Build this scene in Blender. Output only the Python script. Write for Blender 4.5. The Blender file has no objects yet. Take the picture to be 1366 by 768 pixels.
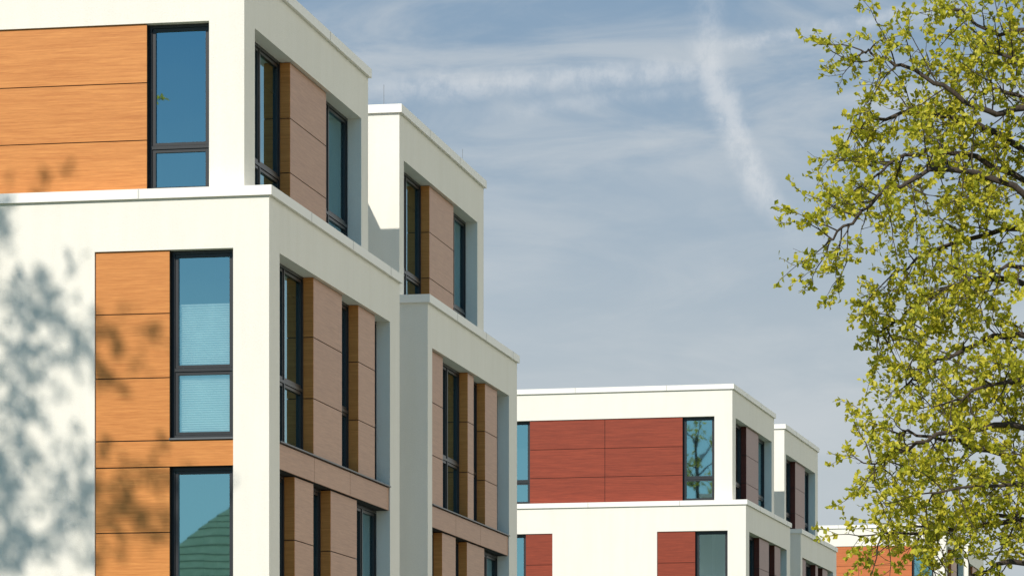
import bpy, math, random
from mathutils import Vector, Matrix
scene=bpy.context.scene
R=math.radians

# ------------------------------------------------------------ materials
def mat_base(name):
    m=bpy.data.materials.new(name); m.use_nodes=True
    nt=m.node_tree; b=nt.nodes['Principled BSDF']
    return m,nt,b
def N(nt,t,**kw):
    n=nt.nodes.new(t)
    for k,v in kw.items(): setattr(n,k,v)
    return n
def mapping(nt,scale,coord='Object',loc=(0,0,0)):
    tc=N(nt,'ShaderNodeTexCoord'); mp=N(nt,'ShaderNodeMapping')
    mp.inputs['Scale'].default_value=scale; mp.inputs['Location'].default_value=loc
    nt.links.new(tc.outputs[coord],mp.inputs['Vector']); return mp
def noise(nt,vec,scale,detail=4,rough=.55,dist=0):
    n=N(nt,'ShaderNodeTexNoise'); n.inputs['Scale'].default_value=scale
    n.inputs['Detail'].default_value=detail; n.inputs['Roughness'].default_value=rough
    n.inputs['Distortion'].default_value=dist
    nt.links.new(vec,n.inputs['Vector']); return n
def ramp(nt,fac,stops):
    r=N(nt,'ShaderNodeValToRGB'); el=r.color_ramp.elements
    while len(el)<len(stops): el.new(.5)
    for e,(p,c) in zip(el,stops):
        e.position=p; e.color=(c[0],c[1],c[2],1)
    nt.links.new(fac,r.inputs['Fac']); return r
def mixc(nt,f,a,b,mode='MIX'):
    m=N(nt,'ShaderNodeMix',data_type='RGBA',blend_type=mode)
    for s,v in ((0,f),(6,a),(7,b)):
        if hasattr(v,'links'): nt.links.new(v,m.inputs[s])
        elif isinstance(v,(int,float)): m.inputs[s].default_value=v
        else: m.inputs[s].default_value=(v[0],v[1],v[2],1)
    return m.outputs[2]

def plaster(name,c):
    m,nt,b=mat_base(name)
    mp=mapping(nt,(1,1,1)); big=noise(nt,mp.outputs[0],.5,5,.6)
    r=ramp(nt,big.outputs[0],[(.3,[x*.955 for x in c]),(.7,c)])
    mp2=mapping(nt,(2.2,2.2,.22)); st=noise(nt,mp2.outputs[0],1.6,6,.65)
    r2=ramp(nt,st.outputs[0],[(.35,(.97,.967,.957)),(.6,(1,1,1))])
    fine=noise(nt,mp.outputs[0],55,3,.7)
    r3=ramp(nt,fine.outputs[0],[(.3,(.94,.94,.94)),(.7,(1,1,1))])
    c1=mixc(nt,1.0,r.outputs[0],r2.outputs[0],'MULTIPLY')
    c2=mixc(nt,1.0,c1,r3.outputs[0],'MULTIPLY')
    nt.links.new(c2,b.inputs['Base Color'])
    b.inputs['Roughness'].default_value=.9
    bp=N(nt,'ShaderNodeBump'); bp.inputs['Strength'].default_value=.4; bp.inputs['Distance'].default_value=.012
    nt.links.new(fine.outputs[0],bp.inputs['Height']); nt.links.new(bp.outputs[0],b.inputs['Normal'])
    return m
def wood(name,dark,light,rough=.45,spec=.4):
    m,nt,b=mat_base(name)
    mp=mapping(nt,(1.0,1.0,26)); g=noise(nt,mp.outputs[0],1.7,7,.62,.25)
    r=ramp(nt,g.outputs[0],[(.28,dark),(.5,[(a+c)/2 for a,c in zip(dark,light)]),(.7,light)])
    mp2=mapping(nt,(4,4,160)); g2=noise(nt,mp2.outputs[0],2,4,.6)
    r2=ramp(nt,g2.outputs[0],[(.35,(.84,.82,.80)),(.6,(1,1,1))])
    geo=N(nt,'ShaderNodeNewGeometry')
    r3=ramp(nt,geo.outputs['Random Per Island'],[(0,(.92,.90,.89)),(1,(1.0,1.0,1.0))])
    c=mixc(nt,1.0,r.outputs[0],r2.outputs[0],'MULTIPLY'); c=mixc(nt,1.0,c,r3.outputs[0],'MULTIPLY')
    nt.links.new(c,b.inputs['Base Color'])
    b.inputs['Roughness'].default_value=rough; b.inputs['Specular IOR Level'].default_value=spec
    return m
def simple(name,c,rough=.5,metal=0,spec=.5,var=.9):
    m,nt,b=mat_base(name)
    mp=mapping(nt,(1,1,1)); n=noise(nt,mp.outputs[0],6,3)
    r=ramp(nt,n.outputs[0],[(.3,[x*var for x in c]),(.7,c)])
    nt.links.new(r.outputs[0],b.inputs['Base Color'])
    b.inputs['Roughness'].default_value=rough; b.inputs['Metallic'].default_value=metal
    b.inputs['Specular IOR Level'].default_value=spec
    return m
def glass(name,tint,refl=.5):
    m=bpy.data.materials.new(name); m.use_nodes=True; nt=m.node_tree; nt.nodes.clear()
    out=N(nt,'ShaderNodeOutputMaterial'); mx=N(nt,'ShaderNodeMixShader')
    tr=N(nt,'ShaderNodeBsdfTransparent'); tr.inputs[0].default_value=(.78,.88,.88,1)
    gl=N(nt,'ShaderNodeBsdfGlossy'); gl.inputs['Color'].default_value=(*tint,1); gl.inputs['Roughness'].default_value=.015
    mp=mapping(nt,(1,1,1)); n=noise(nt,mp.outputs[0],1.3,1)
    bp=N(nt,'ShaderNodeBump'); bp.inputs['Strength'].default_value=.04; bp.inputs['Distance'].default_value=.02
    nt.links.new(n.outputs[0],bp.inputs['Height']); nt.links.new(bp.outputs[0],gl.inputs['Normal'])
    fr=N(nt,'ShaderNodeFresnel'); fr.inputs[0].default_value=1.5
    mr=N(nt,'ShaderNodeMapRange'); mr.inputs[1].default_value=.04; mr.inputs[2].default_value=1
    mr.inputs[3].default_value=refl; mr.inputs[4].default_value=1
    nt.links.new(fr.outputs[0],mr.inputs[0]); nt.links.new(mr.outputs[0],mx.inputs[0])
    nt.links.new(tr.outputs[0],mx.inputs[1]); nt.links.new(gl.outputs[0],mx.inputs[2]); nt.links.new(mx.outputs[0],out.inputs[0])
    return m

M={}
M['wall']=plaster('white_plaster',(.86,.83,.755))
M['coping']=simple('coping_metal',(.86,.84,.79),.5,var=.97)
M['orange']=wood('oak_panel',(.53,.19,.042),(.74,.315,.085),.5,.3)
M['orange_sheen']=wood('oak_panel_sky_sheen',(.40,.21,.12),(.54,.30,.175),.42,.4)  # oak with the pale sky sheen of grazing view mixed into its colour
M['terra']=wood('terracotta_panel',(.48,.13,.04),(.66,.21,.07),.5,.3)
M['red']=wood('mahogany_panel',(.20,.030,.012),(.34,.058,.024),.5,.3)
M['red_sheen']=wood('mahogany_panel_sky_sheen',(.22,.12,.10),(.30,.165,.14),.42,.4)  # mahogany greyed by painting the grazing sky reflection into its colour
M['red_shaded']=wood('mahogany_panel_shaded',(.10,.022,.014),(.16,.035,.02),.5,.3)  # darker copy of the mahogany, recess shade put into the colour
M['frame']=simple('anthracite_frame',(.022,.024,.028),.35)
M['gap']=simple('panel_gap',(.01,.009,.008),.8)
M['glass']=glass('window_glass',(.62,.93,1.0),.50)
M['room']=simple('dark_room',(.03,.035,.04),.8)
M['blind']=simple('pleated_blind',(.88,.89,.86),.8)
M['curtain']=simple('curtain_cloth',(.45,.46,.40),.9)
M['sill']=simple('sill_metal',(.12,.13,.14),.4,.4)
M['roof']=simple('roof_membrane',(.25,.25,.25),.9)
M['seam']=simple('coping_seam',(.58,.57,.54),.6)

class MB:
    def __init__(s): s.v=[]; s.f=[]; s.m=[]
    def quad(s,pts,mat):
        i=len(s.v); s.v+= [tuple(p) for p in pts]; s.f.append(tuple(range(i,i+len(pts)))); s.m.append(mat)
    def box(s,x0,x1,y0,y1,z0,z1,mat):
        if x0>x1:x0,x1=x1,x0
        if y0>y1:y0,y1=y1,y0
        i=len(s.v)
        s.v+=[(x0,y0,z0),(x1,y0,z0),(x1,y1,z0),(x0,y1,z0),(x0,y0,z1),(x1,y0,z1),(x1,y1,z1),(x0,y1,z1)]
        for f in ((0,3,2,1),(4,5,6,7),(0,1,5,4),(1,2,6,5),(2,3,7,6),(3,0,4,7)):
            s.f.append(tuple(i+k for k in f)); s.m.append(mat)
    def obj(s,name,parent=None,mats=None,smooth=False):
        me=bpy.data.meshes.new(name); me.from_pydata(s.v,[],s.f)
        used=sorted(set(s.m)); 
        for u in used: me.materials.append(M[u] if isinstance(u,str) else u)
        ix={u:i for i,u in enumerate(used)}
        me.polygons.foreach_set('material_index',[ix[m] for m in s.m])
        if smooth: me.polygons.foreach_set('use_smooth',[True]*len(s.f))
        me.update(); o=bpy.data.objects.new(name,me); scene.collection.objects.link(o)
        if parent: o.parent=parent
        return o

# ------------------------------------------------------------ building kit
class Face:
    """facade plane; kind 'front' (plane y=c, inward +y, p=x) or 'side' (plane x=c, inward -x, p=y)"""
    def __init__(s,kind,c,parts): s.k=kind; s.c=c; s.P=parts
    def pt(s,p,z,d): return (p,s.c+d,z) if s.k=='front' else (s.c-d,p,z)
    def bx(s,part,p0,p1,z0,z1,d0,d1,mat):
        a=s.pt(p0,z0,d0); b=s.pt(p1,z1,d1)
        s.P[part].box(a[0],b[0],a[1],b[1],z0,z1,mat)
    def skin(s,lo,hi,z0,z1,ops,depth):
        ps=sorted({lo,hi}|{o[0] for o in ops}|{o[1] for o in ops}); zs=sorted({z0,z1}|{o[2] for o in ops}|{o[3] for o in ops})
        def solid(i,j):
            if i<0 or j<0 or i>=len(ps)-1 or j>=len(zs)-1: return True
            cp=(ps[i]+ps[i+1])/2; cz=(zs[j]+zs[j+1])/2
            return not any(o[0]<cp<o[1] and o[2]<cz<o[3] for o in ops)
        w=s.P['walls']
        for i in range(len(ps)-1):
            for j in range(len(zs)-1):
                a,b,c,d=ps[i],ps[i+1],zs[j],zs[j+1]
                if solid(i,j): w.quad([s.pt(a,c,0),s.pt(b,c,0),s.pt(b,d,0),s.pt(a,d,0)],'wall')
                else:
                    if solid(i-1,j): w.quad([s.pt(a,c,0),s.pt(a,d,0),s.pt(a,d,depth),s.pt(a,c,depth)],'wall')
                    if solid(i+1,j): w.quad([s.pt(b,c,0),s.pt(b,d,0),s.pt(b,d,depth),s.pt(b,c,depth)],'wall')
                    if solid(i,j-1): w.quad([s.pt(a,c,0),s.pt(b,c,0),s.pt(b,c,depth),s.pt(a,c,depth)],'wall')
                    if solid(i,j+1): w.quad([s.pt(a,d,0),s.pt(b,d,0),s.pt(b,d,depth),s.pt(a,d,depth)],'wall')
    def panel(s,p0,p1,joints,d0,d1,mat,endmat=None,vj=()):
        g=.007
        xs=[p0]+sorted(vj)+[p1]
        js=sorted(joints)
        for a,b in zip(xs[:-1],xs[1:]):
            ga=g if a!=p0 else 0; gb=g if b!=p1 else 0
            for c,d in zip(js[:-1],js[1:]):
                s.bx('wood_panels',a+ga+(.012 if endmat else 0),b-gb,c+g,d-g,d0,d0+.02 if not endmat else d1-.002,mat)
                if endmat: s.bx('wood_panels',a+.001,a+.0115,c+g,d-g,d0+.002,d1-.002,endmat)
        s.bx('wood_panels',p0+.014,p1-.004,js[0]+.001,js[-1]-.001,d0+.015,d1,'gap')
    def window(s,p0,p1,z0,z1,dw,trans=(),mull=(),blind=None,curtain=None):
        F='window_frames'
        fw=.045; sw=.04
        s.bx(F,p0,p1,z0,z0+fw,dw-.03,dw+.05,'frame'); s.bx(F,p0,p1,z1-fw,z1,dw-.03,dw+.05,'frame')
        s.bx(F,p0,p0+fw,z0+fw,z1-fw,dw-.03,dw+.05,'frame'); s.bx(F,p1-fw,p1,z0+fw,z1-fw,dw-.03,dw+.05,'frame')
        zs=[z0+fw]+list(trans)+[z1-fw]; ps=[p0+fw]+list(mull)+[p1-fw]
        for t in trans: s.bx(F,p0+fw,p1-fw,t-.022,t+.022,dw-.028,dw+.045,'frame')
        for t in mull: s.bx(F,t-.022,t+.022,z0+fw,z1-fw,dw-.026,dw+.043,'frame')
        for a,b in zip(ps[:-1],ps[1:]):
            for c,d in zip(zs[:-1],zs[1:]):
                a2=a+(.022 if a in mull else 0)+.006; b2=b-(.022 if b in mull else 0)-.006
                c2=c+(.022 if c in trans else 0)+.006; d2=d-(.022 if d in trans else 0)-.006
                s.bx(F,a2,b2,c2,c2+sw,dw-.012,dw+.035,'frame'); s.bx(F,a2,b2,d2-sw,d2,dw-.012,dw+.035,'frame')
                s.bx(F,a2,a2+sw,c2+sw,d2-sw,dw-.012,dw+.035,'frame'); s.bx(F,b2-sw,b2,c2+sw,d2-sw,dw-.012,dw+.035,'frame')
        s.P['glass'].quad([s.pt(p0+fw,z0+fw,dw+.02),s.pt(p1-fw,z0+fw,dw+.02),s.pt(p1-fw,z1-fw,dw+.02),s.pt(p0+fw,z1-fw,dw+.02)],'glass')
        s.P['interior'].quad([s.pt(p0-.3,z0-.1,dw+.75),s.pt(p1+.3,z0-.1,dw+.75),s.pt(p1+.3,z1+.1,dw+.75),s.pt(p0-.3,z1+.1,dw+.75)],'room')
        if blind:
            n=int((blind-z0)/.032); z=z0+.02
            for i in range(n):
                za=z+i*.032; zb=za+.032
                d=dw+.05
                s.P['interior'].quad([s.pt(p0+.05,za,d),s.pt(p1-.05,za,d),s.pt(p1-.05,za+.016,d+.02),s.pt(p0+.05,za+.016,d+.02)],'blind')
                s.P['interior'].quad([s.pt(p0+.05,za+.016,d+.02),s.pt(p1-.05,za+.016,d+.02),s.pt(p1-.05,zb,d),s.pt(p0+.05,zb,d)],'blind')
            s.bx('interior',p0+.05,p1-.05,z+n*.032+.001,z+n*.032+.025,dw+.05,dw+.08,'blind')
        if curtain:
            a,b,zt=curtain; k=24
            for i in range(k):
                q0=a+(b-a)*i/k; q1=a+(b-a)*(i+1)/k
                e0=.03*math.sin(i*1.9); e1=.03*math.sin((i+1)*1.9)
                s.P['interior'].quad([s.pt(q0,z0,dw+.2+e0),s.pt(q1,z0,dw+.2+e1),s.pt(q1,zt,dw+.2+e1),s.pt(q0,zt,dw+.2+e0)],'curtain')

ZH=9.35; FL=[(.6,3.35),(3.72,6.35),(6.72,9.35)]
BANDS=[(3.35,3.72),(6.35,6.72)]
J={0:[.6,1.57,2.46,3.35],1:[3.72,4.56,5.447,6.35],2:[6.72,7.588,8.477,9.35]}
JU=[10.205,10.93,11.73,12.55]
def new_parts():
    return {k:MB() for k in ('walls','wood_panels','window_frames','glass','interior','copings','sills','roof')}
def coping(P,x0,x1,y0,y1,z0,z1):
    P['copings'].box(x0,x1,y0,y1,z0,z1,'coping')
    x=x1-1.9
    while x>x0+.3:
        P['copings'].box(x-.010,x+.010,y0-.0025,y0+.3,z0+.004,z1+.0025,'seam'); x-=2.6
    y=y0+2.3
    while y<y1-.3:
        P['copings'].box(x1-.3,x1+.0025,y-.010,y+.010,z0+.004,z1+.003,'seam'); y+=2.6
def section(P,v0,cf):
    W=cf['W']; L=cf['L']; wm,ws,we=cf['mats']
    fr=Face('front',v0,P); sd=Face('side',0.0,P)
    ops=[]
    for o in cf.get('front_low',[]): ops.append((o['x0'],o['x1'],.6,ZH))
    fr.skin(-W,0,0,10.06,ops,.22)
    for o in cf.get('front_low',[]):
        for k in range(3):
            for (a,b) in o['pan']: fr.panel(a,b,J[k],.03,.20,wm)
            for (a,b) in o['win']:
                z0,z1=FL[k]
                zt=z0+.98
                fr.window(a,b,z0+.03,z1,.17,trans=() if (k==1) else (zt,),blind=8.60 if k==2 and o.get('blind') else None,
                    curtain=None)
                fr.bx('sills',a,b,z0+.003,z0+.028,.0,.2,'sill')
        for (a,b) in BANDS: 
            fr.panel(o['x0']+.002,o['x1']-.002,[a+.002,b-.002],.028,.2,wm)
    y0=v0+cf['s0']; y1=v0+cf['s1']
    sd.skin(v0,v0+L,0,10.06,[(y0,y1,.6,ZH)],.3)
    for k,(z0,z1) in enumerate(FL):
        lay=cf['side'][min(k,2)]
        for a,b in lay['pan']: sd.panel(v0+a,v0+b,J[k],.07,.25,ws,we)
        for w in lay['win']:
            a,b=w[0],w[1]; mu=[v0+q for q in w[2:]]
            sd.window(v0+a,v0+b,z0+.03,z1,.25,trans=(z0+.98,),mull=mu,
               curtain=(v0+a+.5,v0+b-.2,z1) if (a*7)%2>1 else None)
        sd.bx('sills',y0+.003,y1-.003,z0+.003,z0+.022,-.02,.24,'sill')
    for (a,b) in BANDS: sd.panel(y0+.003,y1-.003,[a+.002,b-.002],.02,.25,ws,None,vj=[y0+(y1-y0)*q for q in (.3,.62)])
    P['walls'].quad([(-W,v0,0),(-W,v0+L,0),(-W,v0+L,10.06),(-W,v0,10.06)],'wall')
    P['walls'].quad([(-W,v0+L,0),(0,v0+L,0),(0,v0+L,10.06),(-W,v0+L,10.06)],'wall')
    coping(P,-W-.04,.045,v0-.045,v0+L+.045,10.06,10.195)
    d=cf['d']; a0=cf['a']; Lu=cf['Lu']; Wu=cf['Wu']
    f2=Face('front',v0+a0,P); s2=Face('side',-d,P)
    ops=[]
    if 'front_up' in cf:
        o=cf['front_up']; ops=[(-d-o['u1'],-d-o['u0'],10.195,12.55)]
    f2.skin(-d-Wu,-d,10.195,13.29,ops,.22)
    if ops:
        for (u0,u1) in o['win']: f2.window(-d-u1,-d-u0,10.2,12.55,.17,trans=(10.84,))
        for (u0,u1) in o['pan']: f2.panel(-d-u1,-d-u0,JU,.03,.2,wm,vj=[-d-q for q in o.get('vj',[])])
    t0,t1=cf['su']
    s2.skin(v0+a0,v0+Lu,10.195,13.29,[(v0+t0,v0+t1,10.195,12.55)],.3)
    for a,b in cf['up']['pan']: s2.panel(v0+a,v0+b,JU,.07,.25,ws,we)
    for w in cf['up']['win']: s2.window(v0+w[0],v0+w[1],10.2,12.55,.25,trans=(10.84,),mull=[v0+q for q in w[2:]])
    P['walls'].quad([(-d-Wu,v0+a0,10.195),(-d-Wu,v0+Lu,10.195),(-d-Wu,v0+Lu,13.29),(-d-Wu,v0+a0,13.29)],'wall')
    P['walls'].quad([(-d-Wu,v0+Lu,10.195),(-d,v0+Lu,10.195),(-d,v0+Lu,13.29),(-d-Wu,v0+Lu,13.29)],'wall')
    coping(P,-d-Wu-.05,-d+.05,v0+a0-.05,v0+Lu+.05,13.29,13.43)
    for (x,y) in cf.get('rods',()):
        x-=d; y+=v0
        P['roof'].box(x-.003,x+.003,y-.003,y+.003,13.43,13.80,'sill')

def building(loc,ang,secs,link=True):
    root=bpy.data.objects.new('apartment_building',None); scene.collection.objects.link(root)
    root.location=loc; root.rotation_euler=(0,0,-R(ang))
    P=new_parts()
    for v0,cf in secs: section(P,v0,cf)
    if link:
        a=secs[0][1]['L']; 
        P['walls'].box(-8,-1.6,a+.06,10.38,0,12.7,'wall')
        P['roof'].box(-8.03,-1.57,a+.06,10.38,12.7,12.8,'roof')
    for k,mb in P.items():
        if mb.v: mb.obj(k,root)
    return root

sideA=[dict(pan=[(1.70,2.81),(3.87,5.57)],win=[(.585,1.70),(2.81,3.87),(5.57,7.575,6.6)])]*2+[
       dict(pan=[(2.81,4.59),(5.67,6.80)],win=[(.585,2.81,1.72),(4.59,5.67),(6.80,7.575)])]
sideB=[dict(pan=[(1.50,2.65),(3.64,5.23)],win=[(.365,1.5),(2.65,3.64),(5.23,7.265,6.25)])]*2+[
       dict(pan=[(.37,1.56),(3.71,4.25),(5.30,6.45)],win=[(1.56,3.71,2.7),(4.25,5.30),(6.45,7.265)])]
def cfgA(mats,W=12,blind=True):
    return dict(W=W,L=8.28,mats=mats,s0=.58,s1=7.58,side=sideA,d=.42,a=.25,Lu=7.85,Wu=7.3,
      front_low=[dict(x0=-2.5,x1=-.511,pan=[(-2.497,-1.43)],win=[(-1.43,-.514)],blind=blind)]+
        ([dict(x0=-7.2,x1=-5.48,pan=[(-6.25,-5.483)],win=[(-7.197,-6.25)])]),
      front_up=dict(u0=.504,u1=6.7,win=[(.507,1.411),(5.77,6.697)],pan=[(1.411,5.77)],vj=[3.617]),
      su=(.82,7.37),up=dict(pan=[(3.09,5.31)],win=[(.823,3.09,1.95),(5.31,7.367,6.1)]))
def cfgB(mats,rods=()):
    return dict(W=12,L=8.08,mats=mats,s0=.36,s1=7.27,side=sideB,d=.54,a=.25,Lu=7.55,Wu=7.3,
      su=(.6,6.95),up=dict(pan=[(2.99,5.08)],win=[(.603,2.99,1.8),(5.08,6.947,5.9)]),rods=rods)
O=('orange','orange_sheen','orange'); RD=('red','red_sheen','red_shaded'); TC=('terra','orange_sheen','terra')
building((-3.344,48.5,0),10.7,[(0,cfgA(O)),(10.44,cfgB(O,((-.3,.4),(-.15,6.3))))])
cC=cfgA(RD,9,False)
building((6.472,97.5,0),13,[(0,cC),(10.44,cfgB(RD))])
building((18.25,145,0),13,[(0,cfgA(TC,9,False)),(10.44,cfgB(TC))])

# ------------------------------------------------------------ hipped house across the street (seen in the window reflections)
m,nt,b=mat_base('green_roof_tile'); mp=mapping(nt,(1,1,1)); n=noise(nt,mp.outputs[0],5,5,.6)
r=ramp(nt,n.outputs[0],[(.3,(.42,.60,.38)),(.7,(.60,.78,.52))]); nt.links.new(r.outputs[0],b.inputs['Base Color']); b.inputs['Roughness'].default_value=.35
M['tile']=m; M['tile_edge']=simple('roof_tile_edge',(.16,.26,.17),.7); M['render']=plaster('house_render',(.62,.56,.45))
hr=bpy.data.objects.new('hipped_roof_house',None); scene.collection.objects.link(hr); hr.location=(-20.4,17.9,0); hr.rotation_euler=(0,0,-R(10.7))
hx0,hx1,hd,ez,rz=-3.4,9.6,9.0,5.4,9.9
mb=MB(); mb.box(hx0+.4,hx1-.4,-hd+.4,-.4,0,ez+.1,'render'); mb.obj('walls',hr)
mb=MB(); nco=22
for i in range(nco):
    t0=i/nco; t1=(i+1)/nco; q0=hd/2*t0; q1=hd/2*t1; z0=ez+(rz-ez)*t0+.03; z1=ez+(rz-ez)*t1
    a=[(hx0+q0,-q0),(hx1-q0,-q0),(hx1-q0,-hd+q0),(hx0+q0,-hd+q0)]; c=[(hx0+q1,-q1),(hx1-q1,-q1),(hx1-q1,-hd+q1),(hx0+q1,-hd+q1)]
    for k in range(4):
        k2=(k+1)%4
        mb.quad([(*a[k],z0),(*a[k2],z0),(*c[k2],z1),(*c[k],z1)],'tile')
        mb.quad([(*a[k],z0-.03),(*a[k2],z0-.03),(*a[k2],z0),(*a[k],z0)],'tile_edge')
mb.obj('roof',hr)
mb=MB()
for i in range(4):
    x=hx0+1.6+i*2.7
    mb.box(x,x+1.2,-.41,-.36,1.2,2.6,'frame'); mb.box(x,x+1.2,-.41,-.36,3.5,4.7,'frame')
mb.obj('windows',hr)

# ------------------------------------------------------------ trees
def leafmat(name,c0,c1,c2):
    m,nt,b=mat_base(name)
    geo=N(nt,'ShaderNodeNewGeometry')
    r=ramp(nt,geo.outputs['Random Per Island'],[(0,c0),(.5,c1),(1,c2)])
    nt.links.new(r.outputs[0],b.inputs['Base Color']); b.inputs['Roughness'].default_value=.5
    tr=N(nt,'ShaderNodeBsdfTranslucent'); nt.links.new(r.outputs[0],tr.inputs[0])
    mx=N(nt,'ShaderNodeMixShader'); mx.inputs[0].default_value=.42
    out=nt.nodes['Material Output']
    nt.links.new(b.outputs[0],mx.inputs[1]); nt.links.new(tr.outputs[0],mx.inputs[2]); nt.links.new(mx.outputs[0],out.inputs[0])
    return m
def barkmat():
    m,nt,b=mat_base('oak_bark'); mp=mapping(nt,(8,8,2)); n=noise(nt,mp.outputs[0],3,6,.7)
    r=ramp(nt,n.outputs[0],[(.3,(.03,.022,.017)),(.7,(.09,.068,.05))]); nt.links.new(r.outputs[0],b.inputs['Base Color'])
    b.inputs['Roughness'].default_value=.95
    bp=N(nt,'ShaderNodeBump'); bp.inputs['Strength'].default_value=.6; bp.inputs['Distance'].default_value=.03
    nt.links.new(n.outputs[0],bp.inputs['Height']); nt.links.new(bp.outputs[0],b.inputs['Normal'])
    return m
M['leaf']=leafmat('spring_leaf',(.28,.32,.018),(.52,.50,.03),(.70,.62,.05))
M['bark']=barkmat()

def tube(mb,pts,r0,r1,sides):
    n=len(pts); rings=[]
    for i,p in enumerate(pts):
        d=(pts[min(i+1,n-1)]-pts[max(i-1,0)]).normalized()
        u=d.cross(Vector((.3,.2,1))); 
        if u.length<.05: u=d.cross(Vector((1,0,0)))
        u.normalize(); w=d.cross(u)
        r=r0+(r1-r0)*i/(n-1)
        base=len(mb.v)
        for k in range(sides):
            a=2*math.pi*k/sides; mb.v.append(tuple(p+u*(r*math.cos(a))+w*(r*math.sin(a))))
        rings.append(base)
    for a,b in zip(rings[:-1],rings[1:]):
        for k in range(sides):
            k2=(k+1)%sides; mb.f.append((a+k,a+k2,b+k2,b+k)); mb.m.append('bark')
def rv(rng): 
    while True:
        v=Vector((rng.uniform(-1,1),rng.uniform(-1,1),rng.uniform(-1,1)))
        if .05<v.length<1: return v.normalized()
def leaf(lb,p,d,size,rng):
    n=rv(rng); s=d.cross(n)
    if s.length<.1: return
    s.normalize(); up=s.cross(d).normalized()
    w=size*rng.uniform(.28,.4)
    i=len(lb.v)
    lb.v+=[tuple(p),tuple(p+d*size*.55+s*w+up*size*.12),tuple(p+d*size),tuple(p+d*size*.55-s*w+up*size*.12)]
    lb.f+=[(i,i+1,i+2),(i,i+2,i+3)]; lb.m+=['leaf','leaf']
def twig(tb,lb,p,d,L,rng,ls,nl):
    pts=[p]; 
    for i in range(3):
        d=(d+rv(rng)*.35+Vector((0,0,.04))).normalized(); p=p+d*(L/3); pts.append(p)
    tube(tb,pts,.004,.002,3)
    if rng.random()<.05: return
    nl=int(nl*rng.uniform(.5,1.4))
    for i in range(nl):
        t=min(rng.random()**.55,.999); k=int(t*3); q=pts[k].lerp(pts[k+1],t*3-k)+rv(rng)*.03*rng.random()
        ld=(d*.5+rv(rng)).normalized()
        leaf(lb,q,ld,ls*rng.uniform(.6,1.2),rng)
def sub(tb,lb,p,d,L,r,rng,ls,nl,step):
    n=max(4,int(L/.14)); pts=[p]; dirs=[d]
    for i in range(n):
        d=(d+rv(rng)*.32+Vector((0,0,.02))).normalized(); p=p+d*(L/n); pts.append(p); dirs.append(d)
    tube(tb,pts,r,.004,4)
    m=int(L/step)+1
    for j in range(m):
        t=.2+.8*(j+rng.random())/m; t=min(t,.999); k=int(t*n); q=pts[k].lerp(pts[k+1],t*n-k)
        dd=(dirs[k]*.6+rv(rng)*.9).normalized()
        twig(tb,lb,q,dd,rng.uniform(.16,.40),rng,ls,nl)
    twig(tb,lb,pts[-1],dirs[-1],.3,rng,ls,nl)
def smooth_poly(P,seg,rng,amp):
    P=[Vector(p) for p in P]; out=[]
    for i in range(len(P)-1):
        p0=P[max(i-1,0)]; p1=P[i]; p2=P[i+1]; p3=P[min(i+2,len(P)-1)]
        for s in range(seg):
            t=s/seg; t2=t*t; t3=t2*t
            q=.5*((2*p1)+(p2-p0)*t+(2*p0-5*p1+4*p2-p3)*t2+(-p0+3*p1-3*p2+p3)*t3)
            if i or s: q=q+rv(rng)*amp
            out.append(q)
    out.append(P[-1]); return out
def limb(tb,lb,P,r0,rng,ls=.077,nl=15,sp=.135,step=.12,start=.15,sl=(.45,1.05)):
    pts=smooth_poly(P,5,rng,.035); tube(tb,pts,r0,.010,6)
    L=sum((b-a).length for a,b in zip(pts[:-1],pts[1:])); m=int(L/sp); n=len(pts)-1
    for j in range(m):
        t=start+(1-start)*(j+rng.random())/m; t=min(t,.999); k=int(t*n); q=pts[k].lerp(pts[k+1],t*n-k)
        dl=(pts[k+1]-pts[k]).normalized(); pr=rv(rng); pr=(pr-dl*pr.dot(dl)).normalized()
        d=(dl*rng.uniform(.2,.8)+pr+Vector((0,0,.05))).normalized()
        if rng.random()<.12: continue
        sub(tb,lb,q,d,rng.uniform(*sl)*(1.1-.5*t),.010,rng,ls,nl,step)
    sub(tb,lb,pts[-1],(pts[-1]-pts[-2]).normalized(),.5,.009,rng,ls,nl,step)

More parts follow.
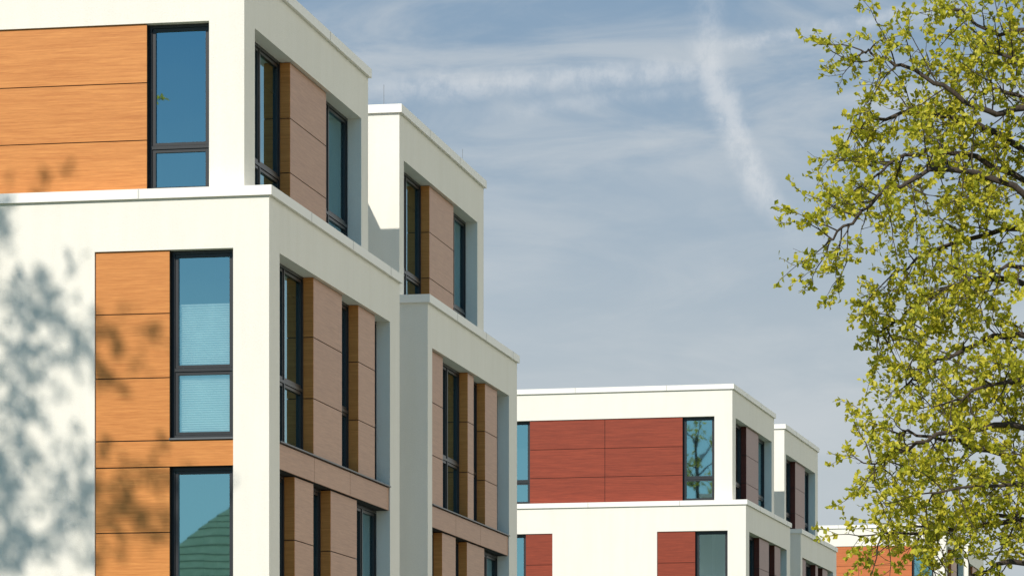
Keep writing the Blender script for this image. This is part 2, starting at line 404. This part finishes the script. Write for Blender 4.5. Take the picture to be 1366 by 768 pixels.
def make_tree(name,base,trunk,limbs,seed,tr=.28,**kw):
    rng=random.Random(seed); tb=MB(); lb=MB()
    pts=smooth_poly(trunk,5,rng,.02); tube(tb,pts,tr,.05,12)
    for l in limbs: 
        k=dict(kw); r0=l.get('r',.045); k.update(l.get('kw',{}))
        limb(tb,lb,l['p'],r0,rng,**k)
    root=bpy.data.objects.new(name,None); scene.collection.objects.link(root); root.location=base
    b=Vector(base)
    for mb,nm,sm in ((tb,'branches',True),(lb,'leaves',False)):
        mb.v=[(v[0]-b.x,v[1]-b.y,v[2]-b.z) for v in mb.v]
        mb.obj(nm,root,smooth=sm)
    return root
Y=40
def LP(*a,**kw): return dict(p=[Vector((x,Y+y,z)) for x,y,z in a],kw=kw)
limbs=[
 LP((7.0,0,9.6),(5.81,-.2,9.5),(5.35,-.3,9.45),(4.74,-.3,9.8),(4.23,-.2,10.07),(3.95,-.1,10.2),nl=12,sp=.16),
 LP((6.95,0,10.6),(6.2,.3,10.6),(5.6,.5,10.5),(5.1,.5,10.8),nl=14,sp=.14),
 LP((6.95,0,10.0),(6.3,-.3,10.1),(5.7,-.5,10.0),(5.3,-.5,10.2),nl=14,sp=.14),
 LP((6.95,0,9.0),(6.3,.5,9.6),(5.7,.7,9.9),(5.2,.8,9.9),nl=13,sp=.15),
 LP((7.1,0,8.2),(5.81,.2,9.15),(5.2,.3,9.5),(4.6,.5,9.6),(4.1,.5,9.5),(3.9,.5,9.4),nl=13),
 LP((7.1,0,7.6),(5.81,-.4,8.5),(4.9,-.6,8.75),(4.3,-.8,8.55),(3.8,-.8,8.15),(3.5,-.7,7.9)),
 LP((7.1,0,7.8),(5.9,.5,8.3),(5.0,.9,8.1),(4.4,1.0,7.8)),
 LP((7.1,0,8.0),(5.9,.3,8.8),(5.0,.2,9.1),(4.4,.1,9.0),(4.0,0,8.7)),
 LP((7.15,0,6.5),(5.81,.2,7.0),(5.15,.1,6.85),(4.7,0,6.6),(4.45,0,6.4)),
 LP((7.2,0,6.8),(5.8,.6,7.7),(5.0,.8,7.6),(4.5,.9,7.3),(4.25,.9,7.1)),
 LP((7.2,0,5.5),(5.81,-.5,5.9),(4.9,-.7,5.8),(4.3,-.8,5.6),(4.0,-.8,5.45)),
 LP((7.2,0,5.2),(5.9,.6,5.6),(5.0,.8,5.9),(4.4,.9,6.0)),
 LP((7.2,0,4.6),(5.8,.2,4.9),(4.9,.2,4.8),(4.2,.2,4.75)),
 LP((7.2,0,4.2),(5.8,-.4,4.4),(5.1,-.6,4.2),(4.5,-.6,4.05)),
 LP((7.2,0,6.0),(6.2,-.7,6.4),(5.4,-1.0,6.3),(4.8,-1.0,6.1)),
 LP((7.1,0,7.2),(6.2,-.8,7.5),(5.5,-1.0,7.6),(4.9,-1.0,7.4)),
 LP((7.2,0,4.9),(6.2,.9,5.1),(5.5,1.1,5.0),(4.7,1.0,4.9)),
 LP((7.2,0,5.4),(6.2,-.9,5.3),(5.6,-1.1,5.2),(4.6,-1.1,5.1)),
 LP((7.2,0,6.6),(6.4,.2,6.6),(5.9,.1,6.5),(5.4,-.2,6.4)),
]
rg=random.Random(5)
for i in range(15):
    a=R(-80+i*12+rg.uniform(-6,6)); z=4+rg.random()*7; l=rg.uniform(2.4,3.4)
    dx=math.cos(a); dy=math.sin(a)
    limbs.append(LP((7.1,0,z),(7.1+dx*l*.35,dy*l*.35,z+.5),(7.1+dx*l*.7,dy*l*.7,z+.8),(7.1+dx*l,dy*l,z+.7),sp=.30,nl=8))
for i in range(7):
    a=R(i*51); l=rg.uniform(1.3,2.0); z=10.3+i*.45; dx=math.cos(a)*l; dy=math.sin(a)*l
    limbs.append(LP((6.95,0,z),(6.95+dx*.5,dy*.5,z+.6),(6.95+dx,dy,z+1.0),sp=.28,nl=8))
make_tree('oak_tree',(7.4,Y,0),[(7.4,Y,-.05),(7.3,Y,4),(7.15,Y+.1,7),(7.0,Y,10),(6.9,Y,13.6)],limbs,11)

# trees outside the left edge whose shadow dapples the facade
EL=35.0
hs=Vector((-.5105,-.8598,0)).normalized()
SUN=Vector((hs.x*math.cos(R(EL)),hs.y*math.cos(R(EL)),math.sin(R(EL))))
def round_tree(cx,cy,zl,zh,rad,n,seed,**kw):
    limbs=[]
    for i in range(n):
        a=R(i*137.5); z=zl+i*(zh-zl)/n; t=(z-zl)/(zh-zl); l=rad*math.sin(math.pi*(.2+.7*t))+.3
        dx=math.cos(a); dy=math.sin(a)
        limbs.append(dict(p=[Vector((cx,cy,z)),Vector((cx+dx*l*.4,cy+dy*l*.4,z+.7)),Vector((cx+dx*l*.75,cy+dy*l*.75,z+1.3)),Vector((cx+dx*l,cy+dy*l,z+1.6))]))
    make_tree('oak_tree',(cx,cy,0),[(cx,cy,-.05),(cx+.1,cy,zl*.6),(cx,cy,(zl+zh)/2),(cx,cy,zh)],limbs,seed,**kw)
round_tree(-16.2,36.2,10.6,19.6,3.5,46,23,sp=.25,step=.19,nl=8,ls=.115)
round_tree(-22.4,33.3,9.5,19.5,3.9,26,31,sp=.30,step=.22,nl=8,ls=.13)

# ------------------------------------------------------------ ground
def sheet(name,x0,x1,y0,y1,z,mat):
    mb=MB(); mb.quad([(x0,y0,z),(x1,y0,z),(x1,y1,z),(x0,y1,z)],mat); return mb.obj(name)
m,nt,b=mat_base('lawn'); mp=mapping(nt,(1,1,1)); n1=noise(nt,mp.outputs[0],.15,6,.6); n2=noise(nt,mp.outputs[0],30,4,.7)
r=ramp(nt,n1.outputs[0],[(.3,(.06,.09,.025)),(.7,(.12,.15,.05))]); r2=ramp(nt,n2.outputs[0],[(.3,(.6,.6,.6)),(.7,(1,1,1))])
nt.links.new(mixc(nt,1.0,r.outputs[0],r2.outputs[0],'MULTIPLY'),b.inputs['Base Color']); b.inputs['Roughness'].default_value=.9
M['lawn']=m
M['paving']=simple('concrete_paving',(.42,.40,.36),.85); M['asphalt']=simple('asphalt',(.055,.055,.055),.9); M['kerb']=simple('kerb_stone',(.35,.34,.32),.8)
M['paint']=simple('road_paint',(.7,.7,.68),.7)
sheet('ground',-1500,1500,-1500,1500,0,'lawn')
sheet('pavement',-1.2,5.6,-30,90,.004,'paving')
sheet('road',14,20,-200,140,.004,'asphalt')
k=MB(); k.box(13.85,13.998,-200,140,0,.12,'kerb'); k.box(20.002,20.15,-200,140,0,.12,'kerb'); k.obj('kerb')
k=MB()
for i in range(33): k.quad([(16.94,-200+i*10,.008),(17.06,-200+i*10,.008),(17.06,-196+i*10,.008),(16.94,-196+i*10,.008)],'paint')
k.obj('road_marking')

# ------------------------------------------------------------ world
w=bpy.data.worlds.new('World'); scene.world=w; w.use_nodes=True; nt=w.node_tree; nt.nodes.clear()
out=N(nt,'ShaderNodeOutputWorld'); bg=N(nt,'ShaderNodeBackground'); bg.inputs[1].default_value=.1
nt.links.new(bg.outputs[0],out.inputs[0])
sky=N(nt,'ShaderNodeTexSky',sky_type='NISHITA'); sky.sun_disc=False; sky.sun_elevation=R(EL)
sky.sun_rotation=math.atan2(SUN.x,SUN.y)%(2*math.pi); sky.dust_density=1.5; sky.air_density=1.0
tc=N(nt,'ShaderNodeTexCoord'); sx=N(nt,'ShaderNodeSeparateXYZ'); nt.links.new(tc.outputs['Generated'],sx.inputs[0])
def mth(op,a,b=None,c=None,clamp=False):
    n=N(nt,'ShaderNodeMath',operation=op,use_clamp=clamp)
    for i,v in enumerate((a,b,c)):
        if v is None: continue
        if hasattr(v,'links'): nt.links.new(v,n.inputs[i])
        else: n.inputs[i].default_value=v
    return n.outputs[0]
def sstep(v,a,b_,lo=0,hi=1):
    n=N(nt,'ShaderNodeMapRange',interpolation_type='SMOOTHSTEP')
    nt.links.new(v,n.inputs[0]); n.inputs[1].default_value=a; n.inputs[2].default_value=b_; n.inputs[3].default_value=lo; n.inputs[4].default_value=hi
    return n.outputs[0]
X,Yd,Z=sx.outputs
ys=mth('MAXIMUM',Yd,.05); A=mth('DIVIDE',X,ys); Bv=mth('DIVIDE',Z,ys)
fwd=sstep(Yd,.3,.7)
def wmap(scale,rot=(0,0,0),loc=(0,0,0)):
    mp=N(nt,'ShaderNodeMapping'); mp.inputs['Scale'].default_value=scale; mp.inputs['Rotation'].default_value=rot; mp.inputs['Location'].default_value=loc
    nt.links.new(tc.outputs['Generated'],mp.inputs['Vector']); return mp.outputs[0]
n1=noise(nt,wmap((13,13,50),(0,R(-12),0)),1.0,8,.58,.7); n2=noise(nt,wmap((5,5,16),(0,R(8),0),(.4,0,.3)),1.0,4,.5,.4)
n3=noise(nt,wmap((30,30,90),(0,R(14),0)),1.0,7,.6,.8)
cl=mth('MULTIPLY',sstep(n1.outputs[0],.36,.68),sstep(n2.outputs[0],.35,.62,.2,1))
cl=mth('ADD',mth('MULTIPLY',cl,.62),mth('MULTIPLY',sstep(n3.outputs[0],.42,.75),.12))
haze=mixc(nt,.78,sky.outputs[0],(2.25,3.4,4.75))
low=sstep(Bv,.07,.25)
haze=mixc(nt,low,(5.1,5.65,6.0),haze)
skyc=mixc(nt,cl,haze,(5.9,6.3,6.6))
# contrails
nz=noise(nt,wmap((60,60,60)),1.0,7,.68,.4); nzc=mth('SUBTRACT',nz.outputs[0],.5)
nf=noise(nt,wmap((130,130,90)),1.0,6,.7)
b2=mth('SUBTRACT',Bv,.168)
q=mth('MULTIPLY',b2,-.72); q2=mth('MULTIPLY',mth('MULTIPLY',b2,b2),6.2)
fa=mth('ADD',mth('ADD',q,q2),.0765)
dist=mth('ABSOLUTE',mth('ADD',mth('SUBTRACT',A,fa),mth('MULTIPLY',nzc,.011)))
m1=sstep(dist,.0078,.0005,0,1)
m1=mth('MULTIPLY',m1,sstep(Bv,.155,.180)); m1=mth('MULTIPLY',m1,sstep(Bv,.232,.21,.35,1)); m1=mth('MULTIPLY',m1,sstep(nf.outputs[0],.3,.6,.3,1))
def strip(slope,off,wd,a0,a1,a2,a3,st):
    g=mth('ADD',mth('MULTIPLY',A,slope),off)
    d=mth('ABSOLUTE',mth('ADD',mth('SUBTRACT',Bv,g),mth('MULTIPLY',nzc,.008)))
    s_=sstep(d,wd,.0,0,st); s_=mth('MULTIPLY',s_,sstep(nf.outputs[0],.35,.65,.35,1))
    return mth('MULTIPLY',mth('MULTIPLY',s_,sstep(A,a0,a1)),sstep(A,a3,a2))
m2=strip(.058,.2066,.0058,-.06,-.02,.052,.060,.85)
m3=strip(.158,.2076,.0034,.054,.064,.115,.14,.85)
m4=strip(.115,.1985,.0035,-.02,.01,.04,.075,.4)
mk=mth('MULTIPLY',mth('MAXIMUM',mth('MAXIMUM',m1,m2),mth('MAXIMUM',m3,m4)),fwd); mk=mth('MULTIPLY',mk,.56)
skyc=mixc(nt,mk,skyc,(7.6,7.8,8.0))
# bright fill added to unseen sky at right (+X), clear blue behind the camera
right=sstep(X,.35,.85); side_fill=mth('MULTIPLY',right,sstep(n2.outputs[0],.2,.5,.75,1))
skyc=mixc(nt,side_fill,skyc,(14.6,13.7,11.5))
back=sstep(Yd,-.15,-.65); back=mth('MULTIPLY',back,.85)
blue=mixc(nt,sstep(Z,.05,.26),(4.2,7.4,8.4),(.5,2.7,5.6))
skyc=mixc(nt,back,skyc,blue)
nt.links.new(skyc,bg.inputs[0])

# ------------------------------------------------------------ sun, camera
l=bpy.data.lights.new('sun','SUN'); l.energy=4.4; l.angle=R(.55); l.color=(1,.925,.82)
lo=bpy.data.objects.new('sun',l); scene.collection.objects.link(lo); lo.rotation_euler=SUN.to_track_quat('Z','Y').to_euler(); lo.location=(-30,-30,40)
c=bpy.data.cameras.new('camera'); c.sensor_width=36; c.lens=4700/1366*36; c.shift_y=696/1366; c.clip_end=5000; c.clip_start=.5
co=bpy.data.objects.new('camera',c); scene.collection.objects.link(co); co.location=(0,0,1.6); co.rotation_euler=(R(90),0,0)
scene.camera=co
scene.view_settings.view_transform='Standard'; scene.view_settings.look='None'; scene.view_settings.exposure=0
